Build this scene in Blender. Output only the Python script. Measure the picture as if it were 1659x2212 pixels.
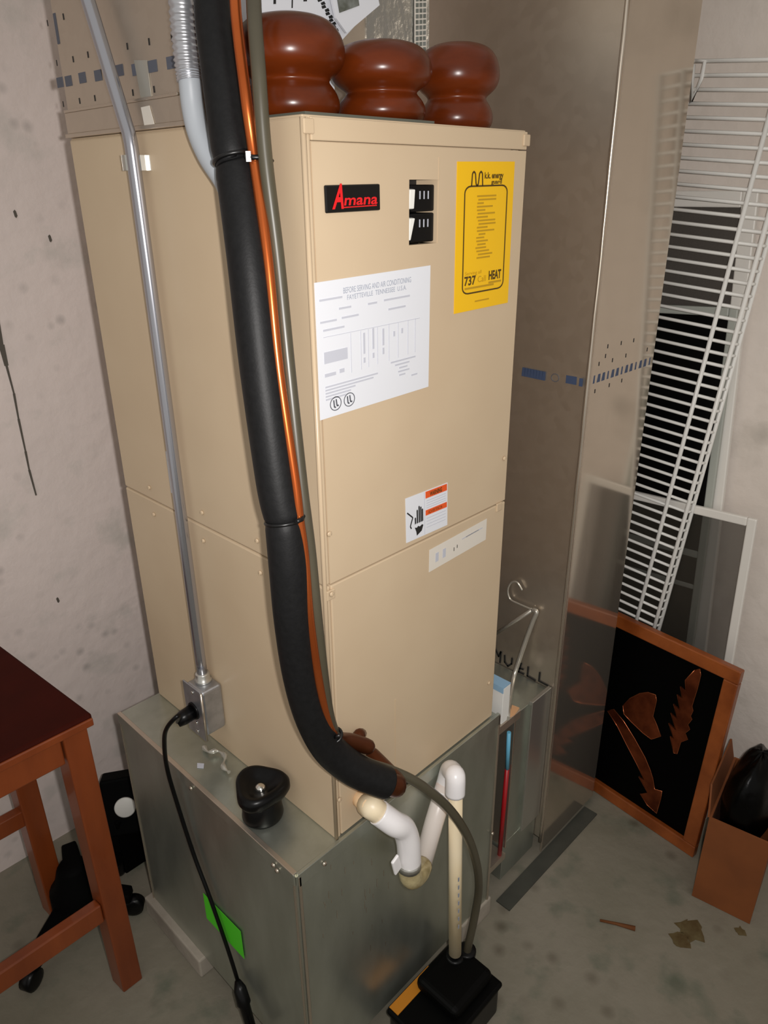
import bpy, math, random
from mathutils import Vector, Matrix
random.seed(7)
V = Vector
for o in list(bpy.data.objects):
    bpy.data.objects.remove(o, do_unlink=True)
SC = bpy.context.scene
COL = SC.collection

# ------------------------------------------------------------------ camera
FPX, PITCH, ROLL, YAW = 1596.58, 0.415168, -0.009702, 0.772909
CAM = V((-0.60702, -0.71442, 1.63536))
_cp, _sp = math.cos(PITCH), math.sin(PITCH)
FW = V((math.cos(YAW) * _cp, math.sin(YAW) * _cp, -_sp))
_rt = V((math.sin(YAW), -math.cos(YAW), 0))
_up = _rt.cross(FW)
RT = _rt * math.cos(ROLL) + _up * math.sin(ROLL)
UP = -_rt * math.sin(ROLL) + _up * math.cos(ROLL)
cd = bpy.data.cameras.new('camera')
cam = bpy.data.objects.new('camera', cd)
COL.objects.link(cam)
cd.sensor_fit = 'HORIZONTAL'
cd.sensor_width = 36.0
cd.lens = FPX * 36.0 / 1659.0
cd.clip_start = 0.02
cam.matrix_world = Matrix(((RT.x, UP.x, -FW.x, CAM.x), (RT.y, UP.y, -FW.y, CAM.y), (RT.z, UP.z, -FW.z, CAM.z), (0, 0, 0, 1)))
SC.camera = cam

# ------------------------------------------------------------------ light
SC.view_settings.view_transform = 'Standard'
SC.view_settings.look = 'None'
SC.view_settings.exposure = 0.0
SC.view_settings.gamma = 1.0
SC.view_settings.use_curve_mapping = False
world = bpy.data.worlds.new('basement_air')
SC.world = world
world.use_nodes = True
world.node_tree.nodes['Background'].inputs['Color'].default_value = (0.78, 0.75, 0.70, 1)
world.node_tree.nodes['Background'].inputs['Strength'].default_value = 0.60
# the phone's flash, beside the lens
fl = bpy.data.lights.new('phone_flash_offscreen', 'SPOT')
fl.energy = 50.0
fl.color = (1.0, 0.965, 0.935)
fl.spot_size = math.radians(118)
fl.spot_blend = 1.0
fl.shadow_soft_size = 0.012
flo = bpy.data.objects.new('phone_flash_offscreen', fl)
COL.objects.link(flo)
_d = (FW + UP * 0.03).normalized()
_pos = CAM + RT * 0.045 + UP * 0.015
flo.matrix_world = Matrix.Translation(_pos) @ (-_d).to_track_quat('Z', 'Y').to_matrix().to_4x4()

# ------------------------------------------------------------------ pixel helpers (directions only; a plane or a size gives the distance)
def ray(px, py):
    return FW + RT * ((px - 829.5) / FPX) + UP * ((1106 - py) / FPX)
def at(px, py, dep):
    return CAM + ray(px, py) * dep
def hit(px, py, n, d):
    n = V(n); r = ray(px, py)
    return CAM + r * ((d - n.dot(CAM)) / n.dot(r))
def hx(px, py, x): return hit(px, py, (1, 0, 0), x)
def hy(px, py, y): return hit(px, py, (0, 1, 0), y)
def hz(px, py, z): return hit(px, py, (0, 0, 1), z)

# ------------------------------------------------------------------ materials
def lin(c):
    c = c.lstrip('#')
    v = [int(c[i:i + 2], 16) / 255 for i in (0, 2, 4)]
    return tuple((x / 12.92 if x <= 0.04045 else ((x + 0.055) / 1.055) ** 2.4) for x in v) + (1,)
MATS = {}
def mat(name, col, rough=0.5, metal=0.0, col2=None, scale=8.0, detail=4.0, bump=0.0, bscale=60.0, stretch=(1, 1, 1),
        lo=0.35, hi=0.65, coat=0.0, spec=0.5, rvar=0.0, kind='noise', aniso=0.0):
    m = bpy.data.materials.new(name); MATS[name] = m
    m.use_nodes = True
    nt = m.node_tree; b = nt.nodes['Principled BSDF']
    b.inputs['Roughness'].default_value = rough
    b.inputs['Metallic'].default_value = metal
    b.inputs['Coat Weight'].default_value = coat
    b.inputs['Specular IOR Level'].default_value = spec
    b.inputs['Anisotropic'].default_value = aniso
    b.inputs['Base Color'].default_value = lin(col)
    tc = nt.nodes.new('ShaderNodeTexCoord'); mp = nt.nodes.new('ShaderNodeMapping')
    mp.inputs['Scale'].default_value = stretch
    nt.links.new(tc.outputs['Object'], mp.inputs['Vector'])
    if col2:
        if kind == 'voronoi':
            tx = nt.nodes.new('ShaderNodeTexVoronoi'); tx.inputs['Scale'].default_value = scale; out = tx.outputs['Color']
        else:
            tx = nt.nodes.new('ShaderNodeTexNoise'); tx.inputs['Scale'].default_value = scale
            tx.inputs['Detail'].default_value = detail; tx.inputs['Roughness'].default_value = 0.6; out = tx.outputs['Fac']
        nt.links.new(mp.outputs['Vector'], tx.inputs['Vector'])
        rp = nt.nodes.new('ShaderNodeValToRGB')
        rp.color_ramp.elements[0].position = lo; rp.color_ramp.elements[0].color = lin(col)
        rp.color_ramp.elements[1].position = hi; rp.color_ramp.elements[1].color = lin(col2)
        nt.links.new(out, rp.inputs['Fac']); nt.links.new(rp.outputs['Color'], b.inputs['Base Color'])
        if rvar:
            mr = nt.nodes.new('ShaderNodeMapRange')
            mr.inputs['To Min'].default_value = rough - rvar; mr.inputs['To Max'].default_value = rough + rvar
            nt.links.new(out, mr.inputs['Value']); nt.links.new(mr.outputs['Result'], b.inputs['Roughness'])
    if bump:
        n2 = nt.nodes.new('ShaderNodeTexNoise'); n2.inputs['Scale'].default_value = bscale; n2.inputs['Detail'].default_value = 5
        nt.links.new(mp.outputs['Vector'], n2.inputs['Vector'])
        bp = nt.nodes.new('ShaderNodeBump'); bp.inputs['Strength'].default_value = bump; bp.inputs['Distance'].default_value = 0.01
        nt.links.new(n2.outputs['Fac'], bp.inputs['Height']); nt.links.new(bp.outputs['Normal'], b.inputs['Normal'])
    return m
def concrete(name, c1, c2, c3, pit, pscale, rough=0.85):
    m = mat(name, c1, rough, col2=c2, scale=2.6, detail=8, bump=0.35, bscale=22, lo=0.32, hi=0.68)
    nt = m.node_tree; b = nt.nodes['Principled BSDF']
    tc = nt.nodes.new('ShaderNodeTexCoord')
    base = b.inputs['Base Color'].links[0].from_socket
    n = nt.nodes.new('ShaderNodeTexNoise'); n.inputs['Scale'].default_value = 9; n.inputs['Detail'].default_value = 6
    nt.links.new(tc.outputs['Object'], n.inputs['Vector'])
    r = nt.nodes.new('ShaderNodeValToRGB'); r.color_ramp.elements[0].position = 0.55; r.color_ramp.elements[1].position = 0.72
    nt.links.new(n.outputs['Fac'], r.inputs['Fac'])
    mx = nt.nodes.new('ShaderNodeMixRGB'); mx.inputs['Color2'].default_value = lin(c3)
    nt.links.new(r.outputs['Color'], mx.inputs['Fac']); nt.links.new(base, mx.inputs['Color1'])
    # pits and specks: small warped cells
    vo = nt.nodes.new('ShaderNodeTexVoronoi'); vo.inputs['Scale'].default_value = pscale; vo.inputs['Randomness'].default_value = 1
    nt.links.new(tc.outputs['Object'], vo.inputs['Vector'])
    pr = nt.nodes.new('ShaderNodeValToRGB')
    pr.color_ramp.elements[0].position = 0.06; pr.color_ramp.elements[0].color = (.55, .55, .55, 1)
    pr.color_ramp.elements[1].position = 0.30; pr.color_ramp.elements[1].color = (0, 0, 0, 1)
    nt.links.new(vo.outputs['Distance'], pr.inputs['Fac'])
    n3 = nt.nodes.new('ShaderNodeTexNoise'); n3.inputs['Scale'].default_value = 3.0
    nt.links.new(tc.outputs['Object'], n3.inputs['Vector'])
    r3 = nt.nodes.new('ShaderNodeValToRGB'); r3.color_ramp.elements[0].position = 0.48; r3.color_ramp.elements[1].position = 0.62
    nt.links.new(n3.outputs['Fac'], r3.inputs['Fac'])
    mu = nt.nodes.new('ShaderNodeMath'); mu.operation = 'MULTIPLY'
    nt.links.new(pr.outputs['Color'], mu.inputs[0]); nt.links.new(r3.outputs['Color'], mu.inputs[1])
    mx2 = nt.nodes.new('ShaderNodeMixRGB'); mx2.inputs['Color2'].default_value = lin(pit)
    nt.links.new(mu.outputs[0], mx2.inputs['Fac']); nt.links.new(mx.outputs['Color'], mx2.inputs['Color1'])
    nt.links.new(mx2.outputs['Color'], b.inputs['Base Color'])
    return m

concrete('wall_concrete', '#e3d6d0', '#ebddd7', '#d0c8c1', '#98928e', 20)
concrete('floor_concrete', '#7b7666', '#8c8577', '#666a5b', '#4a3f30', 14, 0.8)
concrete('wall_plaster', '#dacfc5', '#e3d9d0', '#d0c6bc', '#b0a89e', 9)
mat('enamel', '#c4ae91', 0.42, col2='#cab598', scale=3, detail=3, spec=0.35)
mat('enamel_edge', '#c4ae91', 0.30, spec=0.4)
mat('galv', '#ccc0b1', 0.38, 0.88, col2='#d0c4b5', scale=60, kind='voronoi', rvar=0.02, lo=0.1, hi=0.9)
mat('galv_mirror', '#ccc0b1', 0.10, 0.88, col2='#d0c4b5', scale=30, kind='voronoi', rvar=0.01, lo=0.1, hi=0.9, bump=0.012, bscale=5, stretch=(1, 1, 0.15))
mat('galv_base', '#adb1a6', 0.34, 0.82, col2='#bcc0b5', scale=16, detail=8, rvar=0.10, stretch=(1, 1, 0.35), bump=0.02, bscale=12)
mat('galv_edge', '#ccc0b1', 0.25, 0.88)
mat('galv_bright', '#c9c8c2', 0.28, 0.85)
mat('steel_conduit', '#b9bac2', 0.22, 0.9)
mat('steel_box', '#a3a5aa', 0.33, 0.85, col2='#b9bbc0', scale=35, rvar=0.05)
mat('foam_black', '#111112', 0.5, col2='#161617', scale=120, bump=0.04, bscale=300, spec=0.25)
mat('copper', '#d9743c', 0.25, 0.85, col2='#c4622f', scale=9, stretch=(1, 1, .5))
mat('copper_dark', '#5b2f18', 0.35, 0.7)
mat('tube_grey', '#4d4839', 0.36, col2='#443f32', scale=6, spec=0.6)
mat('tie_black', '#0b0b0c', 0.35)
mat('tie_white', '#e4e4e2', 0.35)
mat('flex_grey', '#a9aeb4', 0.42, spec=0.5)
mat('flex_metal', '#c2c3c8', 0.30, 0.75)
mat('pvc', '#f1eef0', 0.28, col2='#f6f3f3', scale=7, spec=0.6)
mat('pvc_primer', '#e3d9d2', 0.35, col2='#dca79c', scale=9, lo=0.52, hi=0.78)
mat('pvc_cream', '#f2ddb4', 0.40, col2='#f5e5c6', scale=5)
mat('putty', '#e6c49a', 0.6)
mat('clear_trap', '#c9bb90', 0.15, col2='#8f7f58', scale=22, spec=0.8)
mat('ink_blue', '#3c4a66', 0.6)
mat('ink_plenum', '#565a66', 0.6)
mat('ink_grey', '#55575e', 0.6)
mat('ink_black', '#1b1a19', 0.6)
mat('print_grey', '#9aa0ae', 0.6)
mat('print_faint', '#bcbec8', 0.6)
mat('paper_white', '#dcdee4', 0.45)
mat('paper_warm', '#dbd4c9', 0.5)
mat('yellow', '#f0bc0c', 0.45)
mat('print_brown', '#4b3608', 0.6)
mat('print_ochre', '#b98f12', 0.6)
mat('orange', '#e2561e', 0.45)
mat('red', '#d81a1f', 0.4)
mat('plate_black', '#070708', 0.3)
mat('plastic_black', '#060607', 0.32, spec=0.25)
mat('matte_black', '#020202', 0.7, spec=0.08)
mat('chrome', '#e6e3dc', 0.15, 1.0)
mat('switch_white', '#e9e8e2', 0.35)
mat('brown_wood', '#66290a', 0.27, col2='#4d1d06', scale=6, detail=6, stretch=(1, 1, 3), spec=0.35)
mat('stool_wood', '#8d441d', 0.34, col2='#6e3012', scale=7, detail=6, stretch=(1, 1, .18), coat=0.25)
mat('stool_seat', '#330b04', 0.7, col2='#3c0e05', scale=6, spec=0.1)
mat('frame_wood', '#9c5324', 0.35, col2='#7a3b15', scale=9, detail=6, coat=0.2)
mat('art_black', '#020202', 0.6, spec=0.05)
mat('art_copper', '#8a4526', 0.35, 0.7, col2='#5a2712', scale=14)
mat('art_copper_edge', '#b2653f', 0.22, 0.85)
mat('wire_white', '#e8e6e1', 0.35)
mat('screen_frame', '#e2ded7', 0.4)
mat('screen_frame_grey', '#a7aaa2', 0.45)
mat('screen_mesh', '#4c4640', 0.7, col2='#544e48', scale=300)
mat('pane_dark', '#060606', 0.4, col2='#0c0b0a', scale=4, spec=0.1)
mat('pane_grey', '#4a453d', 0.4, col2='#403c35', scale=3, spec=0.2)
mat('cardboard', '#84491f', 0.8, col2='#733e19', scale=5)
mat('bag_black', '#020202', 0.3, spec=0.15, bump=0.25, bscale=18)
mat('green', '#4fd321', 0.5)
mat('filter_white', '#e4e3df', 0.7)
mat('filter_blue', '#8fb3cf', 0.6)
mat('stick_blue', '#6cb6d6', 0.45)
mat('stick_red', '#a3161d', 0.35)
mat('kraft', '#d4a377', 0.6)
mat('concrete_block', '#a89f92', 0.85, col2='#948b7f', scale=12)
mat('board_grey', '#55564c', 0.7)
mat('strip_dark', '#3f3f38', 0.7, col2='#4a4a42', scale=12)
mat('tape_clear', '#b9b6ac', 0.2, 0.5)
mat('foil', '#b9bab7', 0.25, 0.9, bump=0.5, bscale=30)
mat('rust', '#6b3d16', 0.8)
mat('floor_rust', '#523f1e', 0.85, col2='#665939', scale=30)
mat('wire_steel', '#d2cec3', 0.25, 0.7)
mat('dial_white', '#d9d8d2', 0.4)
mat('crack', '#5c564e', 0.9)
mat('photo_grey', '#7e827e', 0.5, col2='#55584f', scale=60)
mat('label_orange', '#c07a18', 0.5)
mat('pump_lid', '#020202', 0.5, spec=0.12)

def see_through(name, fac):
    m = MATS[name]; nt = m.node_tree; b = nt.nodes['Principled BSDF']; out = nt.nodes['Material Output']
    tr = nt.nodes.new('ShaderNodeBsdfTransparent'); mx = nt.nodes.new('ShaderNodeMixShader'); mx.inputs['Fac'].default_value = fac
    nt.links.new(tr.outputs[0], mx.inputs[1]); nt.links.new(b.outputs[0], mx.inputs[2]); nt.links.new(mx.outputs[0], out.inputs['Surface'])
see_through('screen_mesh', 0.85)
see_through('pane_grey', 0.38)
# ------------------------------------------------------------------ mesh builder
class MB:
    def __init__(s): s.v = []; s.f = []; s.sm = []
    def add(s, vs, fs, smooth=False):
        k = len(s.v); s.v += [tuple(p) for p in vs]
        for f in fs: s.f.append(tuple(i + k for i in f)); s.sm.append(smooth)
        return s
    def hexa(s, b, t):      # b, t: four points each, counter-clockwise seen from the t side
        return s.add(list(b) + list(t), [(3, 2, 1, 0), (4, 5, 6, 7), (0, 1, 5, 4), (1, 2, 6, 5), (2, 3, 7, 6), (3, 0, 4, 7)])
    def box(s, x0, x1, y0, y1, z0, z1):
        return s.hexa([(x0, y0, z0), (x1, y0, z0), (x1, y1, z0), (x0, y1, z0)], [(x0, y0, z1), (x1, y0, z1), (x1, y1, z1), (x0, y1, z1)])
    def obox(s, c, a, b, n):   # centre, half-axis vectors
        c, a, b, n = V(c), V(a), V(b), V(n)
        if a.cross(b).dot(n) < 0: a = -a
        return s.hexa([c - a - b - n, c + a - b - n, c + a + b - n, c - a + b - n], [c - a - b + n, c + a - b + n, c + a + b + n, c - a + b + n])
    def bar(s, p, q, w, h, side):   # beam from p to q, w across 'side', h across the third axis
        p, q = V(p), V(q); d = (q - p); L = d.length; d = d / L
        sd = V(side); sd = (sd - d * sd.dot(d)).normalized(); t = d.cross(sd)
        return s.obox((p + q) / 2, d * L / 2, sd * w / 2, t * h / 2)
    def slab(s, pts, n, th):    # polygon (ordered) with thickness th along n
        n = V(n).normalized(); pts = [V(p) for p in pts]
        area = V((0, 0, 0))
        for i in range(len(pts)): area += pts[i].cross(pts[(i + 1) % len(pts)])
        if area.dot(n) < 0: pts = pts[::-1]
        k = len(pts)
        vs = pts + [p + n * th for p in pts]
        fs = [tuple(range(k - 1, -1, -1)), tuple(range(k, 2 * k))] + [(i, (i + 1) % k, (i + 1) % k + k, i + k) for i in range(k)]
        return s.add(vs, fs)
    def tube(s, pts, r, seg=12, caps=True, smooth=True):
        pts = [V(p) for p in pts]; n = len(pts)
        rs = r if isinstance(r, (list, tuple)) else [r] * n
        T = []
        for i in range(n):
            a = pts[max(i - 1, 0)]; b = pts[min(i + 1, n - 1)]
            T.append((b - a).normalized())
        ref = V((0, 0, 1)) if abs(T[0].z) < 0.9 else V((1, 0, 0))
        u = (ref - T[0] * ref.dot(T[0])).normalized()
        vs = []
        for i in range(n):
            u = (u - T[i] * u.dot(T[i])).normalized(); w = T[i].cross(u)
            for k in range(seg):
                a = 2 * math.pi * k / seg
                vs.append(pts[i] + (u * math.cos(a) + w * math.sin(a)) * rs[i])
        fs = [(i * seg + k, i * seg + (k + 1) % seg, (i + 1) * seg + (k + 1) % seg, (i + 1) * seg + k) for i in range(n - 1) for k in range(seg)]
        base = len(s.v)
        s.add(vs, fs, smooth)
        if caps:
            s.f.append(tuple(base + k for k in range(seg - 1, -1, -1))); s.sm.append(False)
            s.f.append(tuple(base + (n - 1) * seg + k for k in range(seg))); s.sm.append(False)
        return s
    def lathe(s, prof, c, seg=36, axis=(0, 0, 1), lobes=None):   # prof: (radius, height) list
        c = V(c); ax = V(axis).normalized()
        ref = V((1, 0, 0)) if abs(ax.x) < 0.9 else V((0, 1, 0))
        u = (ref - ax * ref.dot(ax)).normalized(); w = ax.cross(u)
        vs = []
        for (r, h) in prof:
            for k in range(seg):
                a = 2 * math.pi * k / seg
                rr = r * (lobes(a, h) if lobes else 1)
                vs.append(c + ax * h + (u * math.cos(a) + w * math.sin(a)) * rr)
        n = len(prof)
        fs = [(i * seg + k, i * seg + (k + 1) % seg, (i + 1) * seg + (k + 1) % seg, (i + 1) * seg + k) for i in range(n - 1) for k in range(seg)]
        fs += [tuple(range(seg - 1, -1, -1)), tuple((n - 1) * seg + k for k in range(seg))]
        return s.add(vs, fs, True)
    def build(s, name, m, parent=None, bevel=0.0, bseg=2, label=None):
        me = bpy.data.meshes.new(name); me.from_pydata(s.v, [], s.f)
        me.polygons.foreach_set('use_smooth', s.sm); me.update()
        me.materials.append(MATS[m])
        o = bpy.data.objects.new(name, me); COL.objects.link(o)
        if parent: adopt(o, parent)
        if bevel:
            b = o.modifiers.new('bevel', 'BEVEL'); b.width = bevel; b.segments = bseg; b.limit_method = 'ANGLE'; b.angle_limit = math.radians(50)
        if label: o['label'] = label
        return o
def adopt(o, parent):
    o.parent = parent
    if parent.type == 'EMPTY': o.matrix_parent_inverse = Matrix.Translation(-parent.location)
def tag(o, label, cat, group=None):
    o['label'] = label; o['category'] = cat
    if group: o['group'] = group
    return o
def thing(name, loc, label, cat, group=None):
    o = bpy.data.objects.new(name, None); COL.objects.link(o); o.location = loc; o.empty_display_size = 0.05
    return tag(o, label, cat, group)
def struct(o): o['kind'] = 'structure'; return o
def smooth_path(pts, sub=8):
    pts = [V(p) for p in pts]; out = []
    n = len(pts)
    for i in range(n - 1):
        p0, p1, p2, p3 = pts[max(i - 1, 0)], pts[i], pts[i + 1], pts[min(i + 2, n - 1)]
        for k in range(sub):
            t = k / sub
            out.append(0.5 * ((2 * p1) + (p2 - p0) * t + (2 * p0 - 5 * p1 + 4 * p2 - p3) * t * t + (3 * p1 - p0 - 3 * p2 + p3) * t ** 3))
    out.append(pts[-1]); return out
class Sheet:     # a flat patch from three or four photo corners on a plane; u to the right, v downwards
    def __init__(s, tl, tr, bl, n):
        s.o = V(tl); s.U = V(tr) - V(tl); s.W = V(bl) - V(tl); s.n = V(n).normalized()
    def p(s, u, v, h=0.0): return s.o + s.U * u + s.W * v + s.n * h
    def rect(s, mb, u0, v0, u1, v1, h=0.0011, th=0.0004):
        return mb.slab([s.p(u0, v0, h), s.p(u1, v0, h), s.p(u1, v1, h), s.p(u0, v1, h)], s.n, th)
    def poly(s, mb, uv, h=0.0011, th=0.0004):
        return mb.slab([s.p(a, b, h) for a, b in uv], s.n, th)
    def line(s, mb, uv, w, h=0.0011, th=0.0004):
        for a, b in zip(uv[:-1], uv[1:]):
            p, q = s.p(*a, h), s.p(*b, h); d = (q - p)
            if d.length < 1e-6: continue
            sd = s.n.cross(d.normalized()) * w / 2
            mb.slab([p - sd, q - sd, q + sd, p + sd], s.n, th)
        return mb
    def text(s, name, body, u, v, height, m, parent, h=0.0012, width=None, th=0.0003, shear=0.0, bold=0.0, align='LEFT'):
        cu = bpy.data.curves.new(name, 'FONT'); cu.body = body; cu.size = 1.0; cu.extrude = 0.0; cu.shear = shear; cu.offset = bold; cu.resolution_u = 3
        tmp = bpy.data.objects.new(name, cu)
        me = bpy.data.meshes.new_from_object(tmp)
        xs = [q.co.x for q in me.vertices]; x0, x1 = min(xs), max(xs)
        sc = height / 0.70
        su = (width / (x1 - x0)) if width else sc
        Un, Wn = s.U.normalized(), s.W.normalized()
        off = 0 if align == 'LEFT' else -(x1 - x0) * su / 2
        o0 = s.p(u, v, h)
        for q in me.vertices:
            q.co = o0 + Un * ((q.co.x - x0) * su + off) - Wn * (q.co.y * sc) + s.n * 0.0002
        me.name = name; me.materials.append(MATS[m])
        o = bpy.data.objects.new(name, me); COL.objects.link(o); adopt(o, parent)
        bpy.data.objects.remove(tmp); bpy.data.curves.remove(cu)
        return o

# ================================================================== the setting
Z0 = 0.61                     # underside of the air handler
W, D, H = 0.4445, 0.5807, 1.1004
ZT = Z0 + H
WALL_Y, WALL_X = 0.985, 1.215
mb = MB().box(-2.6, WALL_X + 0.12, -3.0, WALL_Y + 0.12, -0.10, 0.0)
floor = struct(mb.build('floor', 'floor_concrete'))
mb = MB().box(-2.6, WALL_X + 0.12, WALL_Y, WALL_Y + 0.12, 0.0, 2.55)
wall_left = struct(mb.build('wall_left', 'wall_concrete'))
mb = MB().box(WALL_X, WALL_X + 0.12, -3.0, WALL_Y, 0.0, 2.55)
wall_right = struct(mb.build('wall_right', 'wall_plaster'))
# crack running down the left wall
pts = [hy(px, py, WALL_Y - 0.0008) for px, py in ((-8, 690), (3, 745), (14, 790), (30, 850), (40, 905), (55, 975), (63, 1015), (78, 1070))]
mb = MB()
for i, (a, b) in enumerate(zip(pts[:-1], pts[1:])):
    wa = 0.006 if i < 2 else 0.0025
    s = V((1, 0, 0)) * wa
    mb.slab([a - s, b - s * .7, b + s * .7, a + s], (0, -1, 0), 0.0008)
mb.build('crack', 'crack', wall_left)
mb = MB()
for px, py in ((125, 1296), (108, 515), (33, 462)):
    c = hy(px, py, WALL_Y - 0.001)
    mb.slab([c + V((a * .0035, 0, b * .008)) for a, b in ((-1, .6), (-.6, -.7), (.1, -1), (1, -.5), (.6, .6), (0, 1))], (0, -1, 0), 0.001)
mb.build('chip', 'crack', wall_left)

# ================================================================== base plenum (galvanised box under the unit)
BX0, BX1, BY0, BY1, BZ0 = -0.095, 0.462, -0.007, 0.583, 0.055
base = thing('base_plenum', (0.18, 0.29, BZ0), 'scuffed galvanized sheet-metal box that the beige air handler stands on', 'duct')
T = 0.004
MB().box(BX0 + T, BX1 - T, BY0 + T, BY1, Z0 - T, Z0).build('top_sheet', 'galv_base', base)
MB().box(BX0 + 0.001, BX0 + T, BY0 + 0.001, BY1, BZ0, Z0 - T - 0.0005).build('side_panel', 'galv_base', base)
MB().box(BX0 + T + .0005, BX1, BY0, BY0 + T, BZ0, Z0 - T - .0005).build('front_panel', 'galv_base', base)
MB().box(BX1 - T, BX1, BY0 + T + .0005, BY1, BZ0, Z0 - T - .0005).build('side_panel', 'galv_base', base)
MB().box(BX0 + T, BX1 - T, BY1 - T, BY1, BZ0, Z0 - T - .0005).build('back_panel', 'galv_base', base)
# folded corner seam: two bright ribs
MB().box(BX0 - .002, BX0 + .0045, BY0 + .004, BY0 + .008, BZ0, Z0 + .001).build('corner_seam', 'galv_edge', base, 0.001)
MB().box(BX0 + .0035, BX0 + .009, BY0 - .003, BY0, BZ0, Z0 - .004).build('corner_seam', 'galv_edge', base, 0.001)
MB().box(BX0 - .002, BX0 + .002, BY1 - .004, BY1 - .001, BZ0, Z0 - .002).build('corner_seam', 'galv_edge', base, 0.0008)
MB().box(BX1 - .004, BX1 + .002, BY0 - .003, BY0, BZ0, Z0 - .002).build('corner_seam', 'galv', base, 0.0008)
# cap flanges folded over the top edges
MB().box(BX0 - .003, BX0, BY0 + .002, BY1, Z0 - .022, Z0 + .002).build('top_flange', 'galv_base', base, .0008)
MB().box(BX0 - .003, BX0 + .006, BY0 + .004, BY1, Z0 + .0005, Z0 + .0032).build('top_flange', 'galv', base, .0008)
MB().box(BX0 + .004, BX1, BY0 - .003, BY0 + .004, Z0 - .026, Z0 + .0025).build('top_flange', 'galv_base', base, .0008)
for px, py, ax in ((414, 1702, 'x'), (592, 1868, 'x'), (700, 1865, 'y'), (600, 1880, 'x'), (1063, 1800, 'y')):
    c = hx(px, py, BX0 - .004) if ax == 'x' else hy(px, py, BY0 - .004)
    MB().lathe([(.0045, 0), (.0045, .002), (.003, .004)], c, 10, (-1, 0, 0) if ax == 'x' else (0, -1, 0)).build('screw', 'galv_edge', base)
# scuffs of pale oxide on the front sheet
mb = MB()
for k in range(26):
    px, py = random.uniform(690, 860), random.uniform(1850, 2050)
    c = hy(px, py, BY0 - .0003); L = random.uniform(.003, .011)
    mb.slab([c + V((-.0006, 0, -L)), c + V((.0006, 0, -L)), c + V((.001, 0, L)), c + V((-.0003, 0, L))], (0, -1, 0), .0002)
o = mb.build('scratch_marks', 'galv_edge', base); o['kind'] = 'stuff'
# two green paper stickers with the cord running across
for q in (((440, 1928), (470, 1962), (528, 2003), (482, 2030)),):
    tl, tr = hx(439, 1929, BX0 - .0015), hx(520, 2012, BX0 - .0015)
    bl, br = hx(447, 1983, BX0 - .0015), hx(528, 2071, BX0 - .0015)
    MB().slab([tl, tr, br, bl], (-1, 0, 0), .0006).build('sticker', 'green', base, label='bright green paper sticker')
# blocks carrying it
blk = [(BX0 - .016, BX0 + .06, .36, .60), (BX1 - .10, BX1 + .012, -.012, .22)]
lab = ['pale concrete block under the far left side of the metal base box', 'pale concrete block under the base box beside the red and blue stick']
for (a, b, c, d), l in zip(blk, lab):
    tag(MB().box(a, b, c, d, 0, BZ0).build('support_block', 'concrete_block', None, .004), l, 'block', 'blocks under the base box')

# ================================================================== air handler
ah = thing('air_handler', (W / 2, D / 2, Z0), 'tall beige air handler cabinet with labels, breakers and a black nameplate', 'air handler')
SEAM = 1.105
t = 0.012
# left side: upper and lower sheet, with a corner post in front
MB().box(0.0, t, 0.0, D, SEAM + .001, ZT - .002).build('side_panel', 'enamel', ah, .003)
MB().box(0.0, t, 0.0, D, Z0, SEAM - .001).build('side_panel', 'enamel', ah, .003)
MB().box(W - t, W, 0.014, D, Z0, ZT - .002).build('side_panel', 'enamel', ah, .003)
MB().box(t, W - t, D - t, D, Z0, ZT - .002).build('back_panel', 'enamel', ah)
MB().box(.002, W - .002, .002, D - .002, ZT - .006, ZT).build('top_cap', 'enamel', ah, .002)
# front: upper panel (with an opening for the breakers) and lower panel
cz0, cz1 = SEAM + .0015, ZT - .028
bo = [hy(884, 388, 0), hy(948, 388, 0), hy(948, 524, 0), hy(884, 530, 0)]
ox0, ox1 = bo[0].x, bo[1].x; oz1, oz0 = bo[0].z, bo[3].z
mb = MB()
for a in ((t, ox0, cz0, cz1), (ox1, W - .001, cz0, cz1), (ox0, ox1, cz0, oz0), (ox0, ox1, oz1, cz1)):
    mb.box(a[0], a[1], 0, .012, a[2], a[3])
mb.build('upper_panel', 'enamel', ah)
MB().box(t, W - .001, -.0012, .012, Z0 + .004, SEAM - .0015).build('lower_panel', 'enamel', ah, .002)
MB().box(t, W - .001, -.001, .012, ZT - .0265, ZT - .002).build('top_rail', 'enamel', ah, .0015)
MB().box(t, W - .03, .008, .0115, ZT - .028, ZT - .0265).build('panel_gap', 'enamel', ah)
MB().box(t, W - .002, .008, .0115, SEAM - .0015, SEAM + .0015).build('panel_gap', 'enamel', ah)
MB().box(.008, t, .10, D - .02, SEAM - .001, SEAM + .001).build('panel_gap', 'enamel', ah)
# rounded bright corner bead
MB().tube([(.002, .001, Z0), (.002, .001, ZT - .003)], .0035, 10).build('corner_bead', 'enamel_edge', ah)
# faint vertical crease of the upper panel and lower panel tongue
a = hy(949, 312, 0); MB().box(a.x - .0007, a.x + .0007, -.0006, .004, oz1, cz1 - .012).build('crease', 'enamel_edge', ah)
a = hy(853, 1510, 0); b = hy(853, 1660, 0)
MB().box(a.x - .0008, a.x + .0008, -.0022, .004, b.z, a.z).build('crease', 'enamel', ah)
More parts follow.
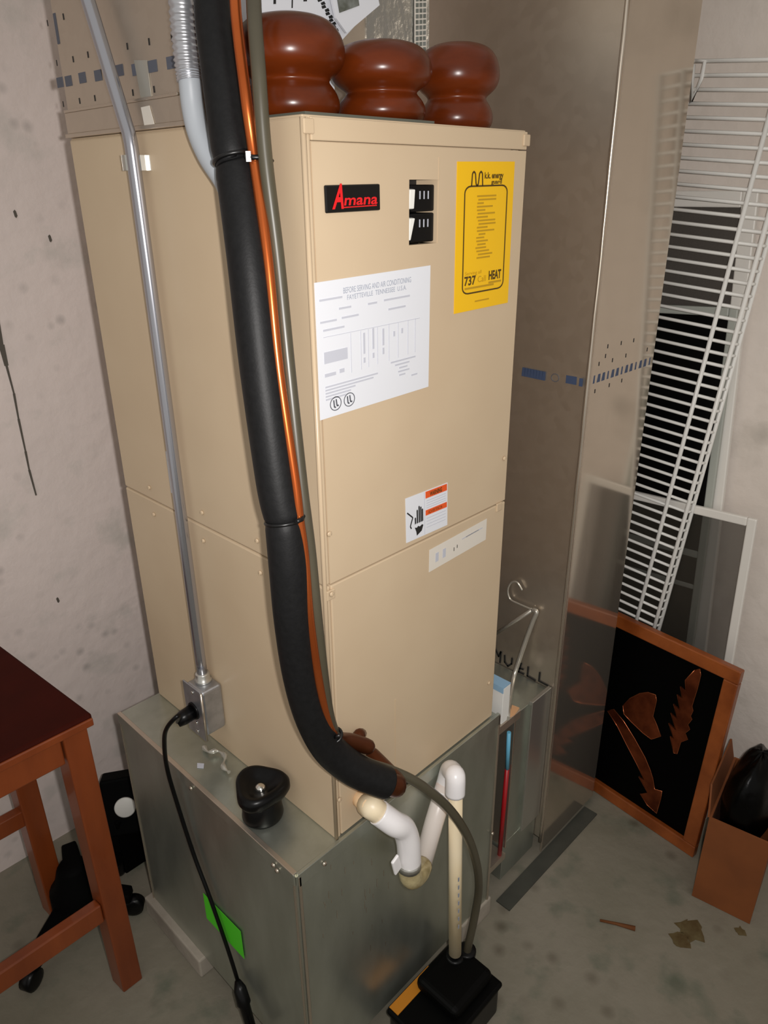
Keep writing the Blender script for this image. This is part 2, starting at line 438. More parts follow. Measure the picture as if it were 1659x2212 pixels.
# latch clips
for px, py in ((663, 268), (1135, 300), (1076, 1092), (712, 1281)):
    c = hy(px, py, 0)
    MB().box(c.x - .008, c.x + .008, -.004, .0, c.z - .010, c.z + .006).build('latch', 'enamel_edge', ah, .0015)
for px, py, ax in ((437, 1107, 'x'), (440, 1168, 'x'), (556, 1168, 'x'), (563, 1237, 'x'), (323, 1053, 'x'), (333, 1111, 'x'), (711, 1153, 'y'),
                   (716, 1283, 'y'), (733, 1727, 'y'), (1089, 990, 'y'), (1056, 1475, 'y')):
    c = hx(px, py, -.0005) if ax == 'x' else hy(px, py, -.0055 if py == 1283 else -.0012)
    o = MB().lathe([(.0042, 0), (.0042, .0015), (.003, .0028)], c, 10, (-1, 0, 0) if ax == 'x' else (0, -1, 0)).build('screw', 'enamel_edge', ah)
    s = MB()
    if ax == 'x': s.box(c.x - .0034, c.x - .0026, c.y - .0006, c.y + .0006, c.z - .0035, c.z + .0035)
    else: s.box(c.x - .0006, c.x + .0006, c.y - .0034, c.y - .0026, c.z - .0035, c.z + .0035)
    s.build('slot', 'enamel', o)
# breakers in their opening
MB().box(ox0 - .004, ox1 + .004, .040, .046, oz0 - .004, oz1 + .004).build('breaker_recess', 'plate_black', ah)
MB().box(ox0, ox0 + .0012, .001, .04, oz0, oz1).build('recess_wall', 'enamel', ah)
MB().box(ox1 - .0012, ox1, .001, .04, oz0, oz1).build('recess_wall', 'enamel', ah)
mid = (oz0 + oz1) / 2
for k, (a, b) in enumerate(((mid + .001, oz1 - .006), (oz0 + .002, mid - .001))):
    br = MB().box(ox0 + .009, ox1 - .0016, .006, .040, a, b).build('circuit_breaker', 'plastic_black', ah, .002)
    MB().hexa([(ox0 + .002, .002, a + .004), (ox0 + (.0125 if k == 0 else .006), .002, a + .004), (ox0 + (.0125 if k == 0 else .006), .014, a + .002), (ox0 + .002, .014, a + .002)],
              [(ox0 + .003, .001, b - .006), (ox0 + .0135, .001, b - .006), (ox0 + .0135, .014, b - .004), (ox0 + .003, .014, b - .004)]).build('toggle', 'switch_white', br, .001)
    for q in range(3):
        x = ox0 + .027 + q * .0085
        MB().box(x, x + .0014, .0050, .006, b - .018, b - .008).build('marking', 'print_faint', br)
# nameplate
tl, tr, bl = hy(698, 400, 0), hy(817, 397, 0), hy(701, 461, 0)
s = Sheet(tl, tr, bl, (0, -1, 0))
np_ = s.rect(MB(), 0, 0, 1, 1, 0, .0035).build('nameplate', 'plate_black', ah, .0018)
s.text('lettering', 'A', .10, .83, .0265, 'red', np_, .0037, width=.019, shear=.35, bold=.03)
s.text('lettering', 'mana', .31, .74, .0120, 'red', np_, .0037, width=.058, shear=.15, bold=.02)
ul = s.line(MB(), [(.27, .82), (.92, .80)], .0013, .0037).build('underline', 'red', np_)
# yellow label
tl, tr, bl = hy(987, 349, 0), hy(1111, 349, 0), hy(980, 678, 0)
s = Sheet(tl, tr, bl, (0, -1, 0))
yl = s.rect(MB(), 0, 0, 1, 1, .0002, .0008).build('contractor_label', 'yellow', ah, label='yellow contractor label with a brown ruled border')
r = .10; uv = []
u0, u1, v0, v1 = .13, .88, .155, .875
for cx, cy, a0 in ((u1 - r, v0 + r * .45, -90), (u1 - r, v1 - r * .45, 0), (u0 + r, v1 - r * .45, 90), (u0 + r, v0 + r * .45, 180)):
    for k in range(5):
        a = math.radians(a0 + 22.5 * k); uv.append((cx + r * math.cos(a), cy + r * .45 * math.sin(a)))
mb = MB(); s.line(mb, uv[-1:] + uv[:], .0022)
mb.build('border', 'print_brown', yl)
mb = MB(); s.line(mb, [(.24, .155), (.25, .075), (.275, .062), (.30, .075), (.315, .14), (.335, .155), (.355, .14), (.37, .075), (.395, .062), (.42, .075), (.43, .155)], .0024)
mb.build('logo', 'print_brown', yl)
s.text('lettering', 'k.k. energy', .46, .107, .0080, 'print_brown', yl, width=.046, bold=.03)
s.text('lettering', 'guard', .58, .143, .0055, 'print_brown', yl, width=.026, bold=.03)
mb = MB()
for k in range(19):
    v = .215 + k * .023
    a = .34 + .05 * random.random(); b = a + random.uniform(.08, .34) if k > 1 else .68
    s.rect(mb, a, v, b, v + .011)
mb.build('small_print', 'print_ochre', yl)
s.text('lettering', '737', .16, .815, .0125, 'print_brown', yl, width=.028, bold=.03)
s.text('lettering', 'Call', .40, .806, .009, 'print_ochre', yl, width=.020)
s.text('lettering', 'HEAT', .60, .80, .0125, 'print_brown', yl, width=.032, bold=.04)
s.text('small_print', 'Serving all', .17, .745, .005, 'print_ochre', yl, width=.04)
mb = MB(); s.rect(mb, .17, .832, .70, .846); s.rect(mb, .60, .815, .84, .829); s.rect(mb, .36, .935, .62, .945)
mb.build('small_print', 'print_ochre', yl)
# white rating label
tl, tr, bl = hy(678, 611, 0), hy(929, 573, 0), hy(691, 908, 0)
s = Sheet(tl, tr, bl, (0, -1, 0))
rl = s.rect(MB(), 0, 0, 1, 1, .0002, .0006).build('rating_label', 'paper_white', ah, label='large white data label with tables of fine print')
s.text('lettering', 'BEFORE SERVING AND AIR CONDITIONING', .22, .105, .0072, 'print_grey', rl, .0009, width=.128)
s.text('lettering', 'FAYETTEVILLE  TENNESSEE  U.S.A.', .25, .155, .0062, 'print_grey', rl, .0009, width=.112)
mb = MB()
for (a, b, c) in ((.03, .21, .12), (.18, .28, .20), (.42, .50, .205), (.56, .80, .20), (.03, .16, .275), (.20, .34, .27), (.05, .22, .335), (.60, .76, .275)):
    s.rect(mb, a, c, b, c + .014, .0009)
for u in (.27, .355, .42, .50, .605, .69, .785, .855): s.line(mb, [(u, .40), (u, .70 - (u - .27) * .05)], .0007, .0009)
s.line(mb, [(.05, .39), (.90, .40)], .0006, .0009)
for u, va, vb in ((.375, .42, .58), (.455, .40, .56), (.545, .42, .55), (.645, .46, .50), (.72, .45, .49), (.375, .61, .65), (.455, .59, .63), (.545, .57, .62)):
    s.rect(mb, u, va, u + .016, vb, .0009)
s.rect(mb, .05, .50, .24, .585, .0009)
s.rect(mb, .05, .66, .14, .685, .0009); s.rect(mb, .17, .65, .21, .68, .0009)
for k in range(5): s.rect(mb, .05, .755 + k * .024, (.50, .46, .30, .26, .22)[k], .767 + k * .024, .0009)
for k in range(6): s.rect(mb, (.62, .66, .70, .69, .70, .82)[k], .70 + k * .03, (.86, .80, .78, .80, .76, .88)[k], .712 + k * .03, .0009)
mb.build('fine_print', 'print_faint', rl)
mb = MB()
for cu in (.13, .245):
    s.line(mb, [(cu + .045 * math.cos(k * .3142), .905 + .052 * math.sin(k * .3142)) for k in range(21)], .0011, .0009)
    s.line(mb, [(cu - .016, .875), (cu - .012, .93), (cu, .935)], .002, .0009); s.line(mb, [(cu + .004, .872), (cu + .010, .925), (cu + .024, .925)], .002, .0009)
mb.build('approval_mark', 'ink_grey', rl)
# shock warning label
tl, tr, bl = hy(875, 1077, 0), hy(966, 1042, 0), hy(877, 1173, 0)
s = Sheet(tl, tr, bl, (0, -1, 0))
wl = s.rect(MB(), 0, 0, 1, 1, .0002, .0006).build('warning_label', 'paper_white', ah, label='white shock warning label with a black hand and orange bands')
mb = MB(); s.rect(mb, .46, .02, .98, .17, .0009); s.rect(mb, .46, .44, .98, .56, .0009); mb.build('band', 'orange', wl)
s.text('lettering', 'WARNING', .56, .145, .0075, 'print_brown', wl, .0014, width=.030, bold=.03)
s.text('lettering', 'ADVERTENCIA', .52, .535, .0055, 'print_brown', wl, .0014, width=.035)
mb = MB()
for v in (.23, .285, .34, .39, .63, .70, .77, .84): s.line(mb, [(.48, v), (.95, v)], .0008, .0009)
s.line(mb, [(.43, .02), (.43, .98)], .0008, .0009)
mb.build('fine_print', 'print_faint', wl)
mb = MB()
s.poly(mb, [(.20, .73), (.25, .75), (.28, .72), (.32, .75), (.37, .72), (.40, .74), (.36, .86), (.245, .93), (.235, .84)], .0009)
for u, va in ((.215, .50), (.26, .34), (.305, .27), (.345, .30), (.382, .36)):
    s.poly(mb, [(u - .014, va + .02), (u, va), (u + .014, va + .02), (u + .016, .64), (u - .012, .66)], .0009)
s.line(mb, [(.03, .33), (.155, .48), (.095, .66), (.12, .72)], .0022, .0009)
mb.build('hand_symbol', 'ink_black', wl)
# plain strip label
tl, tr, bl = hy(927, 1188, -.0013), hy(1051, 1120, -.0013), hy(926, 1236, -.0013)
s = Sheet(tl, tr, bl, (0, -1, 0))
sl = s.rect(MB(), 0, 0, 1, 1, .0002, .0006).build('strip_label', 'paper_warm', ah, label='long blank off-white strip label')
mb = MB()
for a in (.10, .22, .55, .62): s.rect(mb, a, .30, a + (.05 if a < .5 else .3), .34 if a > .5 else .7, .0009)
mb.build('fine_print', 'print_faint', sl)
mb = MB(); s.rect(mb, .41, .50, .418, .66, .0009); s.rect(mb, .465, .46, .473, .60, .0009); mb.build('mark', 'ink_black', sl)
# small white and red sticker beside the conduit
a, b = hx(362, 976, -.0006), hx(374, 1066, -.0006)
MB().box(-.0014, -.0006, a.y - .006, a.y + .006, b.z, a.z).build('side_sticker', 'paper_white', ah)

# ================================================================== supply plenum above the unit
PY0 = 0.225
sp = thing('supply_plenum', (W / 2, .4, ZT), 'grey sheet-metal supply duct rising from the top of the air handler', 'duct')
MB().box(.004, W - .004, PY0, D - .002, ZT + .002, 2.45).build('duct_body', 'galv', sp, .002)
MB().box(-.004, W + .002, PY0 - .006, D + .004, ZT + .0005, ZT + .006).build('flange', 'galv', sp, .001)
MB().box(-.001, .004, PY0 - .004, D, ZT + .006, ZT + .036).build('collar', 'galv', sp, .001)
MB().box(-.002, .004, PY0 + .02, D, ZT + .036, ZT + .040).build('collar_rib', 'galv_edge', sp, .001)
mb = MB()
def ink(pxs, plane, w, h, n, mbk):
    for px, py in pxs:
        c = hx(px, py, plane) if n == 'x' else hy(px, py, plane)
        if n == 'x': mbk.slab([c + V((0, a * w, b * h)) for a, b in ((-1, -1), (1, -1), (1, 1), (-1, 1))], (-1, 0, 0), .0004)
        else: mbk.slab([c + V((a * w, 0, b * h)) for a, b in ((-1, -1), (1, -1), (1, 1), (-1, 1))], (0, -1, 0), .0004)
ink([(130, 178), (148, 175), (178, 168), (212, 163), (258, 152), (294, 150), (330, 143), (370, 135)], .0038, .011, .007, 'x', mb)
ink([(122, 62)], .0038, .004, .02, 'x', mb)
mb.build('ink_print', 'ink_plenum', sp)['kind'] = 'stuff'
mb = MB()
ink([(137, 36), (103, 50), (158, 128), (123, 136), (190, 118), (275, 100), (322, 90), (371, 82), (172, 218), (137, 225), (205, 212), (287, 200), (333, 193)], .0038, .0015, .004, 'x', mb)
mb.build('ink_dots', 'ink_black', sp)
a = [hx(305, 232, -.0015), hx(323, 228, -.0015), hx(335, 272, -.0015), hx(313, 274, -.0015)]
MB().slab(a, (-1, 0, 0), .0006).build('white_tag', 'paper_warm', sp)
a = [hx(290, 130, .0035), hx(318, 130, .0035), hx(330, 228, .0035), hx(308, 228, .0035)]
MB().slab(a, (-1, 0, 0), .0006).build('clear_tape', 'tape_clear', sp)
# foil patch and white scrim strip on its front face
mb = MB()
foilpts = [hy(790, -60, PY0), hy(925, -60, PY0), hy(925, 130, PY0), hy(790, 130, PY0)]
mb.slab(foilpts, (0, -1, 0), .002)
mb.build('foil_patch', 'foil', sp)
sg = Sheet(hy(895, -60, PY0 - .004), hy(921, -60, PY0 - .004), hy(895, 140, PY0 - .004), (0, -1, 0))
mb = MB(); sg.rect(mb, 0, 0, 1, 1, 0, .0012); scrim = mb.build('scrim_strip', 'paper_warm', sp)
mb = MB()
for k in range(16):
    for j in range(3):
        sg.rect(mb, .07 + j * .31, .02 + k * .061, .31 + j * .31, .065 + k * .061, .0013)
mb.build('scrim_cells', 'photo_grey', scrim)

# ================================================================== return duct on the right
RX0, RX1, RY0, RZ0 = 0.690, 0.968, -0.009, 0.022
rd = thing('return_duct', (.83, .29, RZ0), 'tall shiny galvanized return duct standing beside the air handler', 'duct')
MB().box(RX0 + .0015, RX0 + .004, RY0 + .004, .56, RZ0 + .05, 2.45).build('side_panel', 'galv', rd)
MB().box(RX0 + .008, RX1, RY0, RY0 + .003, RZ0, 2.45).build('front_panel', 'galv_mirror', rd)
MB().box(RX1 - .003, RX1, RY0 + .003, .56, RZ0, 2.45).build('side_panel', 'galv', rd)
MB().box(RX0 + .004, RX1 - .003, .557, .56, RZ0, 2.45).build('back_panel', 'galv', rd)
pts = [(RX0 + .001 + random.uniform(-.0012, .0012), RY0 + .001, .06 + k * .05) for k in range(49)]
MB().tube(pts, [.0042 + random.uniform(-.0007, .0007) for _ in pts], 8).build('corner_seam', 'galv_edge', rd)
MB().box(RX0 + .005, RX0 + .010, RY0 - .002, RY0, RZ0, 2.45).build('seam_fold', 'galv', rd)
mb = MB()
for k in range(8):
    c = hx(1131 + k * 6.3, 803 + k * 1.3, RX0); mb.slab([c + V((0, a * .0035, b * .009)) for a, b in ((-1, -1), (1, -1), (.7, 1), (-1, 1))], (-1, 0, 0), .0004 + .0012)
ink([(1234, 821)], RX0 + .001, .012, .008, 'x', mb)
ink([(1255, 826)], RX0 - .0035, .004, .008, 'x', mb)
for k in range(13):
    c = hy(1283 + k * 10, 820 - k * 3.3, RY0); w = .006 if k % 3 else .003
    mb.slab([c + V((a * w, 0, b * .008)) for a, b in ((-1, -1), (1, -1), (1, 1), (-.4, 1))], (0, -1, 0), .0004)
mb.build('ink_print', 'ink_blue', rd)['kind'] = 'stuff'
mb = MB()
ink([(1282, 757), (1308, 769), (1313, 748), (1323, 778), (1342, 741), (1352, 768), (1285, 845), (1316, 832), (1294, 786), (1343, 822), (1369, 735), (1398, 755)], RY0, .0016, .004, 'y', mb)
mb.build('ink_dots', 'ink_black', rd)
ring = MB(); c = hx(1199, 816, RX0 + .001)
ring.tube([c + V((0, .009 * math.cos(k * .5236), .008 * math.sin(k * .5236))) for k in range(13)], .0008, 6, False).build('ink_ring', 'ink_grey', rd)
# marker handwriting on the side sheet
def stroke(pl, w=.0045):
    m_ = MB(); q = [hx(px, py, RX0 - .0002) for px, py in pl]
    for a, b in zip(q[:-1], q[1:]):
        d = (b - a).normalized(); sd = V((1, 0, 0)).cross(d) * w / 2
        e = d * w * .3
        m_.slab([a - sd - e, b - sd + e, b + sd + e, a + sd - e], (-1, 0, 0), .0005)
    return m_
wr = stroke([(1064, 1424), (1070, 1402), (1077, 1418), (1082, 1408), (1080, 1431)])
for pl in (((1090, 1416), (1090, 1430), (1097, 1439), (1105, 1434), (1106, 1422)), ((1126, 1433), (1120, 1451), (1131, 1456)), ((1121, 1443), (1130, 1446)),
           ((1141, 1441), (1139, 1460), (1156, 1470)), ((1166, 1453), (1164, 1471), (1183, 1481))):
    q = stroke(pl); wr.add(q.v, q.f)
wr.build('handwriting', 'ink_black', rd)
# filter rack between base box and duct
fr = thing('filter_rack', (.575, .2, .2), 'narrow galvanized filter rack between the base box and return duct', 'filter rack')
fx = .540
RT_ = .545
MB().box(fx + .005, RX0 - .001, .012, .45, .15, RT_ - .004).build('rack_body', 'galv_base', fr, .001)
MB().box(fx, fx + .005, .002, .45, .15, RT_ + .008).build('slot_lip', 'galv_edge', fr, .0008)
MB().box(BX1 + .003, fx + .012, -.004, .20, RT_ - .0, RT_ + .022).build('top_channel', 'galv', fr, .001)
MB().box(fx + .07, RX0 - .001, .002, .012, .15, RT_ + .004).build('cover_plate', 'galv_bright', fr, .001)
MB().box(fx + .066, fx + .070, .004, .012, .15, RT_ - .002).build('plate_gap', 'galv_base', fr)
MB().box(BX1 + .003, fx, .0, .45, .118, .136).build('slot_floor', 'galv', fr)
MB().box(BX1 + .003, fx, .43, .45, .136, RT_ - .001).build('slot_back', 'galv', fr)
MB().box(fx + .005, RX0 - .001, .012, .45, .03, .149).build('rack_foot', 'galv_base', fr, .001)
# cardboard-framed filter standing in the rack
af = thing('air_filter', (.5, .1, RT_ + .022), 'white cardboard air filter with pale blue top band standing on the rack', 'filter')
MB().box(.480, .506, -.002, .21, RT_ + .0225, .662).build('filter_frame', 'filter_white', af, .001)
MB().box(.4785, .4800, -.002, .21, .650, .6645).build('edge_band', 'filter_blue', af)
MB().box(.4802, .506, -.002, .21, .6622, .6645).build('top_band', 'filter_blue', af)
# stick: blue upper half, red lower half
pA, pB, pC = hy(1104, 1578, .006), hy(1100, 1657, .006), hy(1084, 1832, .008)
st = thing('marking_stick', pC, 'thin stick, light blue above and glossy red below, in the filter slot', 'stick')
pC.z = .136
for q_ in (pA, pB, pC): q_.x -= .008
MB().tube([pA, pB], .0048, 8).build('blue_half', 'stick_blue', st)
MB().tube([pB, pC], .0055, 8).build('red_half', 'stick_red', st)
# cardboard scraps behind the hanger
s_ = [hx(1118, 1478, .62), hx(1145, 1462, .62), hx(1128, 1510, .62), hx(1112, 1500, .62)]
tag(MB().slab([hz(1100, 1550, RT_ + .022), hz(1106, 1524, RT_ + .022), hz(1122, 1530, RT_ + .022), hz(1112, 1545, RT_ + .022)], (0, 0, 1), .002).build('cardboard_scrap', 'kraft'),
    'torn tan cardboard scrap lying on the filter rack under the hanger', 'cardboard')
# wire coat hanger leaning against the duct side
pts = smooth_path([hx(1128, 1275, .684), hx(1117, 1258, .683), hx(1104, 1259, .683), hx(1097, 1275, .683), hx(1102, 1294, .683), hx(1120, 1304, .683), hx(1150, 1317, .684)], 6)
hg = thing('coat_hanger', hx(1085, 1545, .60), 'pale wire coat hanger leaning against the return duct', 'hanger')
MB().tube(pts, .0024, 8).build('hook', 'wire_steel', hg)
MB().tube([hx(1150, 1317, .684), hx(1072, 1368, .684)], .0046, 8).build('shoulder', 'wire_steel', hg)
pts = smooth_path([hx(1150, 1317, .684), hx(1159, 1322, .682), hx(1150, 1345, .68), hx(1130, 1400, .67), hx(1108, 1470, .64), hz(1096, 1552, RT_ + .028)], 5)
MB().tube(pts, .0056, 8).build('shoulder', 'wire_steel', hg)

# ================================================================== conduit and outlet box
cx = -.020
ec = thing('conduit', hx(430, 1450, cx), 'slim steel electrical conduit running up the side of the air handler', 'conduit')
pts = [hx(438, 1462, cx), hx(400, 1200, cx), hx(357, 850, cx), hx(318, 560, cx), hx(290, 360, cx), hx(281, 300, cx), hx(270, 262, cx), hx(245, 180, cx), hx(190, 0, cx), hx(150, -120, cx)]
y0 = pts[0].y
pts[0:5] = [V((cx, y0 + (pts[4].y - y0) * k / 4, p_.z)) for k, p_ in enumerate(pts[0:5])]
MB().tube(smooth_path(pts, 4), .0098, 16).build('pipe', 'steel_conduit', ec)
c = hx(283, 352, cx)
stp = MB()
arc = [V((-.0005, .046, 0)), V((-.0020, .0135, 0))] + [V((c.x - .0112 * math.cos(a_) , .0118 * math.sin(a_), 0)) for a_ in [math.radians(80 - 20 * k) for k in range(9)]] + [V((-.0008, -.013, 0)), V((-.0006, -.020, 0))]
arc = [V((q.x, c.y + q.y, c.z)) for q in arc]
for a_, b_ in zip(arc[:-1], arc[1:]):
    stp.bar(a_, b_, .020, .0018, (0, 0, 1))
stp = stp.build('strap', 'galv_bright', ec, 0)
MB().lathe([(.006, 0), (.006, .003), (.003, .005)], (-.0022, c.y + .032, c.z), 10, (-1, 0, 0)).build('screw', 'galv_edge', stp)
jy0, jy1, jz0, jz1 = .308, .366, .672, .782
jb = thing('outlet_box', (-.025, .335, jz0), 'galvanized outlet box fixed to the beige cabinet at the end of the conduit', 'outlet box')
MB().box(-.046, -.0008, jy0 + .002, jy1 - .002, jz0 + .005, jz1 - .004).build('box_body', 'steel_box', jb, .006, 3)
MB().box(-.0505, -.0465, jy0 - .001, jy1 + .001, jz0 - .002, jz1 + .002).build('cover_plate', 'steel_box', jb, .002)
MB().tube([(-.0485, jy0 - .0012, jz0), (-.0485, jy0 - .0012, jz1)], .0022, 8).build('cover_edge', 'galv_edge', jb)
MB().lathe([(.018, 0), (.018, .002), (.017, .003)], (-.0505, (jy0 + jy1) / 2, .728), 20, (-1, 0, 0)).build('receptacle', 'plastic_black', jb)
for z in (jz1 - .010, jz0 + .010, .702):
    MB().lathe([(.0035, 0), (.0035, .0012), (.0022, .002)], (-.0506, (jy0 + jy1) / 2 - .004, z), 10, (-1, 0, 0)).build('screw', 'chrome', jb)
MB().lathe([(.0165, -.002), (.0165, .004), (.0135, .006), (.0135, .016), (.0125, .018)], (cx, y0, jz1 - .003), 16).build('connector', 'galv_bright', jb)
# cord from the outlet down to an inline connector
pc = thing('power_cord', (-.1, .33, .0), 'black power cord hanging from the outlet box across the base box', 'cord')
pl = V((-.0535, (jy0 + jy1) / 2 + .002, .726))
q1 = hx(400, 1535, -.085); q2 = hx(375, 1558, -.110)
MB().tube([pl + V((.001, 0, 0)), pl + V((-.02, .002, -.004)), pl + V((-.032, .004, -.008))], [.015, .0145, .011], 14).build('plug', 'plastic_black', pc)
cord = [pl + V((-.030, .004, -.008)), hx(385, 1546, -.105), hx(362, 1570, -.118), hx(355, 1600, -.118), hx(361, 1660, -.113), hx(384, 1740, -.108), hx(420, 1850, -.105), hx(452, 1935, -.105), hx(492, 2050, -.105), hx(517, 2130, -.106)]
MB().tube(smooth_path(cord, 6), .0042, 8).build('cable', 'plastic_black', pc)
c1, c2 = hx(513, 2118, -.110), hx(548, 2240, -.125)
MB().tube([c1, c1.lerp(c2, .15), c1.lerp(c2, .4), c1.lerp(c2, .45), c2], [.006, .013, .0145, .011, .010], 12).build('connector_body', 'plastic_black', pc)
MB().tube([c2, V((c2.x - .02, c2.y - .03, .1)), V((c2.x - .03, c2.y - .08, .008)), V((c2.x + .10, c2.y - .30, .007))], .0045, 8).build('cable', 'plastic_black', pc)

# ================================================================== refrigerant lines
path = [(470, -160, .85), (458, 0, .855), (474, 140, .86), (500, 320, .87), (506, 345, .872), (514, 380, .875), (538, 560, .88), (565, 800, .905), (598, 1040, .935), (612, 1112, .945), (614, 1125, .947), (616, 1140, .949), (624, 1220, .965),
        (634, 1340, 1.0), (651, 1460, 1.05), (676, 1550, 1.095), (712, 1618, 1.14), (765, 1662, 1.175), (815, 1684, 1.20), (834, 1691, 1.21)]
rad = [.0205, .0208, .0220, .0240, .0205, .0258, .0262, .0265, .0265, .0255, .0215, .0255, .0265, .0265, .0265, .0265, .0262, .0262, .0262, .0262]
p3 = [at(*q) for q in path]
def spl(ps, rs, sub):
    P = smooth_path(ps, sub); Rr = []
    for i in range(len(rs) - 1):
        for k in range(sub): Rr.append(rs[i] + (rs[i + 1] - rs[i]) * k / sub)
    Rr.append(rs[-1]); return P, Rr
P, Rr = spl(p3, rad, 6)
sl_ = thing('suction_line', p3[-1], 'thick refrigerant line in black foam insulation passing the cabinet corner', 'pipe')
MB().tube(P, Rr, 28).build('insulation', 'foam_black', sl_)
e = p3[-1]; dn = (p3[-1] - p3[-2]).normalized()
MB().tube(smooth_path([e - dn * .02, e + dn * .010, e + dn * .024 + V((.004, .010, 0)), V((e.x + .03, .014, e.z - .006))], 5), .019, 18).build('copper_end', 'copper_dark', sl_)
# liquid line
lp = [(515, -160, .825), (508, 0, .825), (530, 200, .83), (549, 340, .852), (578, 560, .868), (602, 800, .895), (637, 1040, .925), (646, 1120, .937), (657, 1200, .955), (669, 1340, .99), (690, 1480, 1.045), (707, 1550, 1.085), (722, 1588, 1.12)]
l3 = [at(*q) for q in lp]
ll = thing('liquid_line', l3[-1], 'bright copper refrigerant line strapped beside the black insulation', 'pipe')
MB().tube(smooth_path(l3, 6), .0066, 14).build('tube', 'copper', ll)
m3 = [l3[-1], at(742, 1596, 1.16), at(775, 1606, 1.19), at(803, 1616, 1.205)]
MB().tube(smooth_path(m3, 4), [.0066, .007, .008, .009, .010, .0115, .0125, .013, .013, .013, .0128, .012, .009], 14).build('strainer', 'copper_dark', ll)
c = at(772, 1602, 1.20)
MB().tube([c, c.lerp(hy(778, 1580, -.01), .6), hy(780, 1583, .012)], [.011, .0105, .0105], 12).build('stub', 'copper_dark', ll)
# condensate discharge tube
tp = [(550, -160, .815), (548, 0, .815), (559, 160, .82), (573, 340, .845), (600, 560, .878), (624, 800, .905), (650, 1040, .935), (660, 1120, .947), (670, 1200, .965), (684, 1340, 1.0), (700, 1480, 1.055), (714, 1560, 1.10), (738, 1606, 1.165), (790, 1645, 1.215), (845, 1664, 1.24), (900, 1690, 1.27), (960, 1736, 1.32),
      (1004, 1795, 1.38), (1028, 1860, 1.45), (1034, 1920, 1.50), (1024, 1985, 1.56), (1012, 2040, 1.61)]
t3 = [at(*q) for q in tp]
END = hy(1008, 2062, -.085)
t3[-1] = hy(1012, 2040, -.088); t3[-2] = hy(1024, 1985, -.088)
t3[-3] = hy(1034, 1920, -.092); t3[-4] = hy(1028, 1860, -.10)
dt = tag(MB().tube(smooth_path(t3 + [END], 6), .0085, 12).build('discharge_tube', 'tube_grey'), 'grey-green vinyl tube arching down from the pipes into the pump', 'tube')
# ties
def tie(path_a, ra, label, m='tie_black', tail=None, k=0):
    P_, T_ = path_a
    T_ = T_.normalized(); u = V((0, 0, 1)).cross(T_).normalized(); w = T_.cross(u)
    lp_ = []
    for q in range(25):
        a = 2 * math.pi * q / 24
        lp_.append(P_ + (u * math.cos(a)) * ra + (w * math.sin(a)) * ra)
    mbb = MB()
    mbb.tube(lp_, .0026, 8, False)
    if tail: mbb.tube(tail, .003, 8)
    return tag(mbb.build('cable_tie', m), label, 'cable tie', 'ties on the refrigerant lines')
for idx, lab_ in ((10, 'black cable tie around the insulation where the cabinet panels meet'),):
    tie((p3[idx], p3[idx + 1] - p3[idx - 1]), .0238, lab_, tail=[at(640, 1127, .922), at(652, 1122, .93), at(656, 1113, .94)])
ti = tie((p3[4], p3[5] - p3[3]), .0238, 'dark cable tie with curled tail and a white catch near the cabinet top', tail=[at(530, 338, .845), at(548, 340, .842), at(565, 340, .845), at(580, 340, .85), at(588, 350, .85)])
MB().obox(at(537, 338, .842), V((.002, -.002, 0)), V((0, 0, .0055)), V((.0015, .0015, 0))).build('catch', 'tie_white', ti)
tie((l3[-1], m3[1] - l3[-2]), .0115, 'short black cable tie gripping the bent end of the copper line', tail=[at(722, 1592, 1.105), at(735, 1588, 1.10)])
# flexible grey conduit behind the insulation
fp = [(387, -160), (392, 0), (398, 80), (405, 145), (410, 175), (416, 230), (428, 285), (452, 340), (490, 400), (515, 470)]
f3 = [hx(px, py, -.020) for px, py in fp]
fc = thing('flexible_conduit', f3[-1], 'ribbed grey flexible conduit curving behind the black insulated line', 'conduit')
MB().tube(smooth_path(f3[3:], 8), .0140, 18).build('grey_jacket', 'flex_grey', fc)
up_ = smooth_path(f3[:5], 18); rr = [.0150 + .0012 * math.sin(k * 1.7) for k in range(len(up_))]
MB().tube(up_, rr, 18).build('ribbed_sleeve', 'flex_metal', fc)

# ================================================================== condensate drain
dr = thing('drain_trap', hy(885, 1880, -.05), 'white plastic condensate drain trap in front of the metal base', 'drain pipe')
s0 = hy(778, 1722, .0); s1 = hy(800, 1742, -.035); s2 = hy(850, 1778, -.062); s3 = hy(882, 1820, -.068); s4 = hy(884, 1862, -.068)
MB().tube([V((s0.x, .010, s0.z)), s1], .0165, 16).build('stub', 'putty', dr)
MB().tube([s1.lerp(s0, .3), s1, s1.lerp(s2, .5)], [.0205, .0205, .0195], 16).build('coupling', 'pvc_cream', dr)
MB().tube(smooth_path([s1.lerp(s2, .35), s2, s2.lerp(s3, .5) + V((.006, 0, .006)), s3, s4], 6), .0215, 20).build('elbow', 'pvc', dr)
s5 = hy(889, 1895, -.068)
MB().tube([s4 + V((0, 0, .004)), s4 - V((0, 0, .012))], .0222, 18).build('clamp', 'galv_bright', dr)
MB().tube(smooth_path([s4, s4 - V((0, 0, .014)), s5, hy(903, 1886, -.062), hy(912, 1868, -.05)], 6), [.0205] * 24 + [.018], 18).build('clear_bend', 'clear_trap', dr)
c = hy(856, 1868, -.070)
cl = MB(); cl.obox(c, V((.004, 0, -.018)), V((.008, 0, .004)), V((0, .003, 0))); cl.build('clamp_tab', 'pvc', dr, .002)
r0, r1, r2 = hy(908, 1880, -.046), hy(938, 1775, -.036), hy(964, 1690, -.030)
MB().tube([r0, r1, r2], .0185, 18).build('riser', 'pvc_primer', dr)
r3 = hy(972, 1664, -.035); r4 = hy(984, 1680, -.066)
